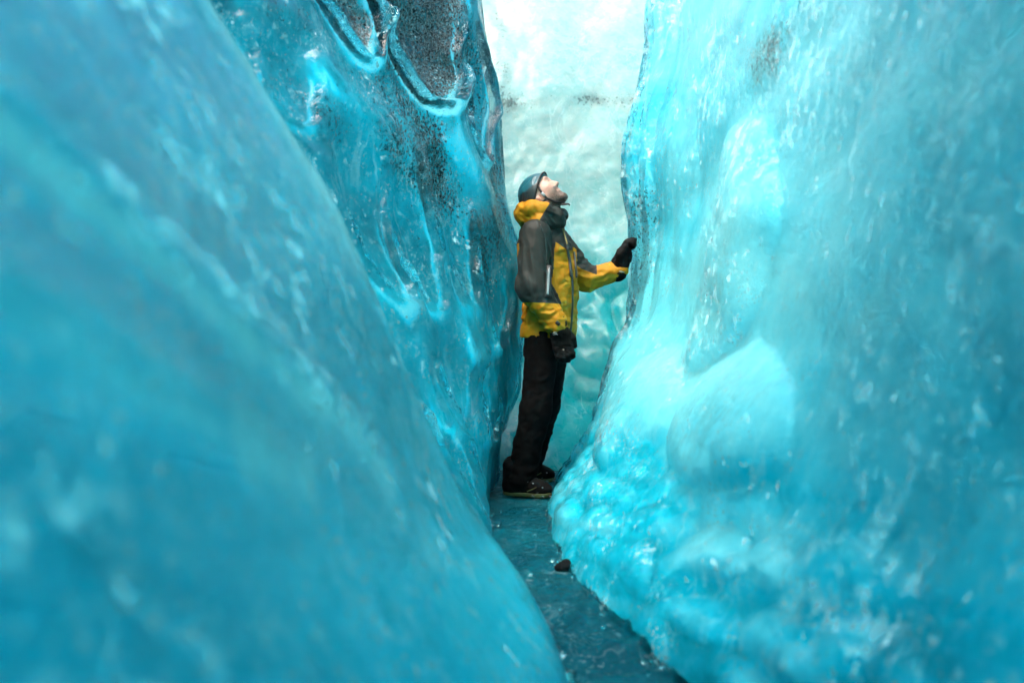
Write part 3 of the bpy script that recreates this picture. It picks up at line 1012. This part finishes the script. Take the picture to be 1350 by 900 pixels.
# hood bunched behind the neck
Hd = Field((-.05, 4.36, 1.42), (.40, 4.84, 1.76), .006)
ring = [(688, 282, 4.60), (690, 278, 4.50), (702, 275, 4.44), (718, 276, 4.44), (734, 283, 4.48), (740, 284, 4.58), (734, 282, 4.68), (716, 278, 4.74), (698, 279, 4.72), (688, 282, 4.60)]
Hd.chain([at(*p) for p in ring], (.034, .036, .036, .034, .028, .028, .030, .034, .034, .034), .03)
Hd.chain([at(690, 288, 4.5), at(712, 293, 4.43), at(738, 293, 4.5)], (.026, .036, .03), .03)
Hd.limb(at(690, 285, 4.55), at(697, 292, 4.6), .036, .05, .03)
Hd.wrinkle(lambda x, y, z: .009 * (1 - 2.2 * np.abs(fbm(x * 13 + z * 10, y * 12, z * 18, 3, 411))))
V, Q = Hd.mesh()
pxv = HX + FPX * V[:, 0] / V[:, 1]
make_obj('hood', V, Q, m_jacket, jacket, {'block': (V[:, 0] - .185 - .6 * (V[:, 2] - 1.60)) * 10}, label='mustard hood folded down behind the helmet')


def on_surface(V, px, py, lift=.003):
    """nearest point of a mesh towards the camera along a ray of the photograph"""
    pr = np.stack((HX + FPX * V[:, 0] / V[:, 1], HY - FPX * (V[:, 2] - CAM_Z) / V[:, 1]), -1)
    m = np.hypot(pr[:, 0] - px, pr[:, 1] - py) < 3.0
    if not m.any():
        return None
    return at(px, py, V[m, 1].min() - lift)


JV = np.array([v.co[:] for v in jacket.data.vertices])


def strip(name, pts, r, mat, flat=.5, parent=None, n=14, label=None):
    P = np.array(pts, float)
    t = np.linspace(0, len(P) - 1, n)
    pp = catmull(P, t)
    q = [on_surface(JV, a, b) for a, b in pp]
    q = np.array([v for v in q if v is not None])
    if len(q) < 3:
        return None
    q[:, 1] = np.convolve(np.pad(q[:, 1], 1, mode='edge'), (.25, .5, .25), 'valid')
    o = tube(name, q, r, mat, parent or jacket, 8, flat, (0, 1, 0))
    if label:
        o['label'] = label
    return o


strip('front_zip', [(743, 300), (748, 325), (754, 360), (755, 400), (752, 440)], .006, m_zip, .6)
strip('zip_edge', [(742, 301), (745, 312), (748, 322)], .004, m_brass, .6, n=8)
strip('chest_zip', [(748, 327), (751, 345), (753, 365)], .007, m_zip, .5, n=10)
strip('chest_zip', [(757, 332), (759, 350), (760, 366)], .006, m_zip, .5, n=10)
vz = strip('pit_zip', [(724, 350), (723, 370), (722, 392)], .016, m_zip, .35, n=14)
if vz is not None:
    strip('zip_teeth', [(724, 354), (723, 370), (722, 388)], .008, m_zipg, 1.2, parent=vz, n=12)
strip('cuff_tab', [(733, 424), (738, 428)], .010, m_dark, .6, n=5)
strip('shoulder_seam', [(712, 296), (719, 318), (721, 345)], .003, m_zip, .6, n=12)

# ---- trousers
T = Field((-.12, 4.34, .03), (.45, 5.05, .98), .0065)
T.stack([(.80, .20, 4.60, .118, .165), (.88, .207, 4.60, .122, .17), (.95, .207, 4.60, .12, .165)], FW, SD, .0)
T.chain((hipR, kneeR, anR + np.array((0, 0, .01))), (.095, .080, .080), .03)
T.chain((hipL, kneeL, anL + np.array((0, 0, .02))), (.090, .074, .074), .03)
T.above((0, 0, .075), (0, 0, 1))
T.wrinkle(lambda x, y, z: .009 * (1 - 2.2 * np.abs(fbm(x * 9 + z * 5, y * 8, z * 13 - x * 6, 3, 421))) * (1 - .5 * sstep(.6, .8, z)))
V, Q = T.mesh()
make_obj('trousers', V, Q, m_trouser, person, label='loose black trousers')

# ---- gloves with separate fingers
def fingers(G, base, d1, spread, curl, n, r, lens):
    for i in range(n):
        p = base + spread * (i - (n - 1) / 2)
        pts = [p]
        for j, (v, l) in enumerate(zip(curl, lens[i])):
            v = v / np.linalg.norm(v)
            pts.append(pts[-1] + v * l)
        G.chain(pts, [r, r * .96, r * .9, r * .82][:len(pts)], .005)


X_, Y_, Z_ = np.eye(3)
G = Field((.18, 4.24, .66), (.42, 4.50, 1.0), .0035)
hdir = at(743, 460, 4.36) - wrR
hdir = hdir / np.linalg.norm(hdir)
crs = np.cross(hdir, Y_)
crs = crs / np.linalg.norm(crs)
if crs[0] < 0:
    crs = -crs                                             # across the knuckles, towards the front
G.limb(wrR - hdir * .02, wrR + hdir * .03, .043, .040, .01)
palm0, palm1 = wrR + hdir * .035, wrR + hdir * .095
for s in (-.028, -.009, .010, .028):
    G.limb(palm0 + crs * s * .7, palm1 + crs * s, .023, .019, .012)
fingers(G, palm1 + hdir * .004, hdir, crs * .0195, [hdir * .8 - Y_ * .15, hdir * .55 + Y_ * .8, -hdir * .5 + Y_ * .85], 4, .0155,
        [(.034, .026, .02), (.040, .030, .02), (.042, .030, .02), (.036, .028, .02)])
th0 = wrR + hdir * .035 + crs * .028
G.chain([th0, th0 + hdir * .035 + crs * .020 + Y_ * .01, th0 + hdir * .068 + crs * .020 + Y_ * .02], (.020, .018, .0155), .008)
G.wrinkle(lambda x, y, z: .003 * (1 - 2.2 * np.abs(fbm(x * 40, y * 40, z * 50, 2, 431))), .012)
V, Q = G.mesh()
V = wrR - hdir * .012 + (V - wrR) * 1.22
gl = make_obj('glove', V, Q, m_glove, person, label='black glove on the lowered hand')
GV = V
c0 = on_surface(GV, 730, 439, .003)
if c0 is not None:
    for (ax, ay, bx, by) in ((728.5, 439.5, 731, 437.8), (731, 437.8, 734, 438.6), (729.2, 441.2, 733, 440.2), (733.2, 440.2, 735.2, 441)):
        p0, p1 = on_surface(GV, ax, ay, .003), on_surface(GV, bx, by, .003)
        if p0 is not None and p1 is not None:
            tube('cuff_print', [p0, (p0 + p1) / 2, p1], .0022, m_grey, gl, 6)

G = Field((.53, 4.58, 1.20), (.86, 4.94, 1.54), .0035)
up = at(822, 334, 4.78) - wrL
up = up / np.linalg.norm(up)
G.limb(wrL - up * .015, wrL + up * .03, .042, .040, .01)
p0, p1 = wrL + up * .03, wrL + up * .095
for s in (-.030, -.010, .010, .030):
    G.limb(p0 + Y_ * s * .7, p1 + Y_ * s, .026, .021, .012)
G.limb(wrL + up * .04 - X_ * .012, wrL + up * .08 - X_ * .004, .032, .03, .015)
G.ball(wrL + up * .07 + X_ * .008, (X_, Y_, Z_), (.036, .044, .048), .015)
fingers(G, p1 + up * .004, up, Y_ * .0205, [up * .9 + X_ * .1, up * .35 + X_ * .9, -up * .9 + X_ * .3], 4, .0165,
        [(.034, .026, .020), (.040, .028, .022), (.038, .028, .022), (.030, .024, .02)])
t0 = wrL + up * .04 - Y_ * .030 - X_ * .015
G.chain([t0, t0 + up * .032 - Y_ * .016 - X_ * .006, t0 + up * .066 - Y_ * .018 + X_ * .010], (.021, .019, .016), .008)
G.wrinkle(lambda x, y, z: .003 * (1 - 2.2 * np.abs(fbm(x * 40, y * 40, z * 50, 2, 433))), .012)
V, Q = G.mesh()
V = wrL + (V - wrL) * 1.24
gl = make_obj('glove', V, Q, m_glove, person, label='black glove raised against the ice')
a0, a1 = at(816.5, 357.5, 4.72), at(823, 359, 4.725)
tube('wrist_loop', [a0, (a0 + a1) / 2 - Y_ * .006, a1], .003, m_grey, gl, 6)


# ---- boots
def boot(heel, toe, label, logo):
    heel, toe = np.array(heel, float), np.array(toe, float)
    f = toe - heel
    L = np.linalg.norm(f)
    f = f / L
    s = np.array((f[1], -f[0], 0))
    B = Field(np.minimum(heel, toe) - .09 - np.array((0, 0, .0)), np.maximum(heel, toe) + np.array((.09, .09, .22)), .005)
    P = lambda a, b, z: heel + f * a + s * b + np.array((0, 0, z))
    B.limb(P(.05, 0, .055), P(.055, 0, .165), .046, .056, .02)
    B.limb(P(.05, 0, .05), P(L - .06, 0, .045), .046, .043, .03)
    B.ball(P(L - .075, 0, .045), (f, s, Z_), (.078, .050, .040), .02)
    B.limb(P(.09, 0, .11), P(L - .09, 0, .07), .045, .030, .03)
    B.wrinkle(lambda x, y, z: .003 * (1 - 2 * np.abs(fbm(x * 25, y * 25, z * 30, 2, 441))), .012)
    B.above((0, 0, .022), (0, 0, 1))
    V, Q = B.mesh()
    b = make_obj('boot', V, Q, m_boot, person, label=label)
    # lugged sole
    S = Field(np.minimum(heel, toe) - .08, np.maximum(heel, toe) + .08, .005)
    S.limb(P(.045, 0, .02), P(.1, 0, .02), .046, .040, .02)
    S.limb(P(.1, 0, .02), P(L - .07, 0, .02), .040, .052, .03)
    S.limb(P(L - .07, 0, .02), P(L - .04, 0, .024), .05, .040, .03)
    S.above((0, 0, .003), (0, 0, 1))
    sl, (x, y, z) = S.box(S.lo, S.lo + S.vox * S.n, 0)
    S.f[sl] = np.maximum(S.f[sl], z - .028)
    V2, Q2 = S.mesh()
    so = make_obj('sole', V2, Q2, m_sole, b)
    # crampon points at the toe and under the ball of the foot
    for a, c, ln in ((L - .02, .022, .045), (L - .02, -.022, .045), (L - .05, .045, .03), (L - .10, .05, .022)):
        q = P(a, c, .018)
        e = q + f * ln * .8 + s * np.sign(c) * ln * .35 + np.array((0, 0, -.014))
        tube('crampon_point', [q, (q + e) / 2 + np.array((0, 0, .002)), e], [.006, .0045, .001], m_steel, b, 6)
    tube('crampon_bail', [P(L - .075, .052, .03), P(L - .04, .040, .055), P(L - .012, 0, .05), P(L - .04, -.040, .055), P(L - .075, -.052, .03)], .004, m_steel, b, 6)
    tube('rand_stripe', [P(L - .13, .050, .036), P(L - .10, .052, .05), P(L - .075, .048, .062)], .004, m_sole, b, 6)
    for a in (L - .10, L - .045):
        q = on_surface(V, *(lambda w: (HX + FPX * w[0] / w[1], HY - FPX * (w[2] - CAM_Z) / w[1]))(P(a, .03, .08 if a < L - .08 else .06)), .004)
        if q is not None:
            tube('lace_hook', [q, q - Y_ * .003, q - Y_ * .005], [.004, .004, .002], m_grey, b, 8)
    return b, V


bR, BV = boot((-.050, 4.535, .0), (.222, 4.455, .0), 'black boot of the near foot with pale print on its side', True)
boot((.0, 4.93, .0), (.262, 4.885, .0), 'black boot of the far foot', False)
# pale print on the near boot: an open D, a dot and a small word line
logo = [[(681.5, 629.2), (685.5, 629.4), (687, 632), (685, 635), (682, 634.6)], [(682.8, 628.6), (683.2, 632), (682.8, 635.4)], [(689.5, 630), (690.3, 630.4), (690.8, 631)],
        [(685.5, 635.6), (690, 635.5), (696, 635.2)]]
for ln in logo:
    q = [on_surface(BV, a, b, .003) for a, b in ln]
    q = [v for v in q if v is not None]
    if len(q) > 1:
        tube('boot_print', q, .0022, m_grey, bR, 6)

# ---- helmet
He = Field(HC - .19, HC + .19, .0045)
He.ball(hd(-.006, .018), HAX, (.124, .122, .100), 0)
He.limb(hd(-.10, -.03, .03), hd(-.10, -.03, -.03), .03, .03, .03)
He.ball(hd(-.002, .010), HAX, (.107, .108, .083), 0, cut=True)
for (a, b, s) in (((.045, .125, .030), (-.045, .140, .030), 1), ((.03, .10, .075), (-.045, .105, .075), 1), ((-.06, .075, .085), (-.11, .045, .055), 1),
                  ((-.075, .105, .025), (-.125, .06, .02), 1), ((-.04, .045, .100), (-.085, .02, .085), 1), ((.065, .075, .075), (.03, .055, .098), 1)):
    for m in (1, -1):
        He.limb(hd(a[0], a[1], a[2] * m), hd(b[0], b[1], b[2] * m), .0105, .0085, cut=True)
rim_n = HU * .86 - HF * .51
He.above(hd(0, .004), rim_n / np.linalg.norm(rim_n))
V, Q = He.mesh()
m_hel, nt_, p_ = new_mat('helmet_teal_reflection')
nt_.links.new(mix_col(nt_, maprange(nt_, attr(nt_, 'crown'), -.004, .004), (.026, .032, .034), (.010, .085, .11)), p_.inputs['Base Color'])  # teal reflection painted into the crown of a dark grey shell
p_.inputs['Roughness'].default_value = .36
rel = V - HC
lf, lu, ls = rel @ HF, rel @ HU, rel @ HS
helmet = make_obj('helmet', V, Q, m_hel, person, {'crown': lu - .072 + .25 * lf - .02 * np.cos(ls * 30)}, label='dark grey climbing helmet with a teal reflection painted on its crown')
L_ = Field(HC - .17, HC + .17, .005)
L_.ball(hd(-.002, .012), HAX, (.111, .111, .087), 0)
L_.above(hd(0, .012), rim_n / np.linalg.norm(rim_n))
V, Q = L_.mesh()
make_obj('liner', V, Q, m_dark, helmet)
# rim band, straps and buckle
rim = []
for i in range(33):
    an = 2 * math.pi * i / 32
    a, s = .117 * math.cos(an), .0955 * math.sin(an)
    rim.append(hd(a - .006, .008 + a * .593, s))
tube('rim_band', rim, .0055, m_dark, helmet, 8)
for m in (1, -1):
    tube('strap', [hd(.035, .02, .088 * m), hd(.022, -.020, .084 * m), hd(.018, -.060, .074 * m), hd(.035, -.105, .055 * m), hd(.062, -.140, .02 * m)], .0065, m_dark, helmet, 8, .4, HS)
    tube('strap', [hd(-.055, -.03, .085 * m), hd(-.03, -.050, .083 * m), hd(.018, -.060, .075 * m)], .0055, m_dark, helmet, 8, .4, HS)
tube('strap_end', [hd(.045, -.135, .035), hd(.062, -.147, .02), hd(.072, -.158, .01), hd(.070, -.168, .008)], .008, m_dark, helmet, 8, .6, HF)
tube('strap_slider', [hd(.023, -.018, .091), hd(.020, -.045, .086)], .009, m_grey, helmet, 8, .5, HS)

# ---- small dark stone frozen in at the foot of the right wall
rngs = np.random.RandomState(4)
S = Field(at(740, 745, 3.2) - .09, at(740, 745, 3.2) + .09, .006)
S.limb(at(733, 748, 3.2), at(747, 744, 3.2), .015, .022, .0)
S.wrinkle(lambda x, y, z: .012 * fbm(x * 30, y * 30, z * 30, 2, 451), .03)
V, Q = S.mesh()
m_stone = cloth_material('dark_stone', (.006, .008, .009), rough=.8, spec=.1)
make_obj('stone', V, Q, m_stone, None, label='small dark stone frozen at the foot of the right ice wall', category='stone')
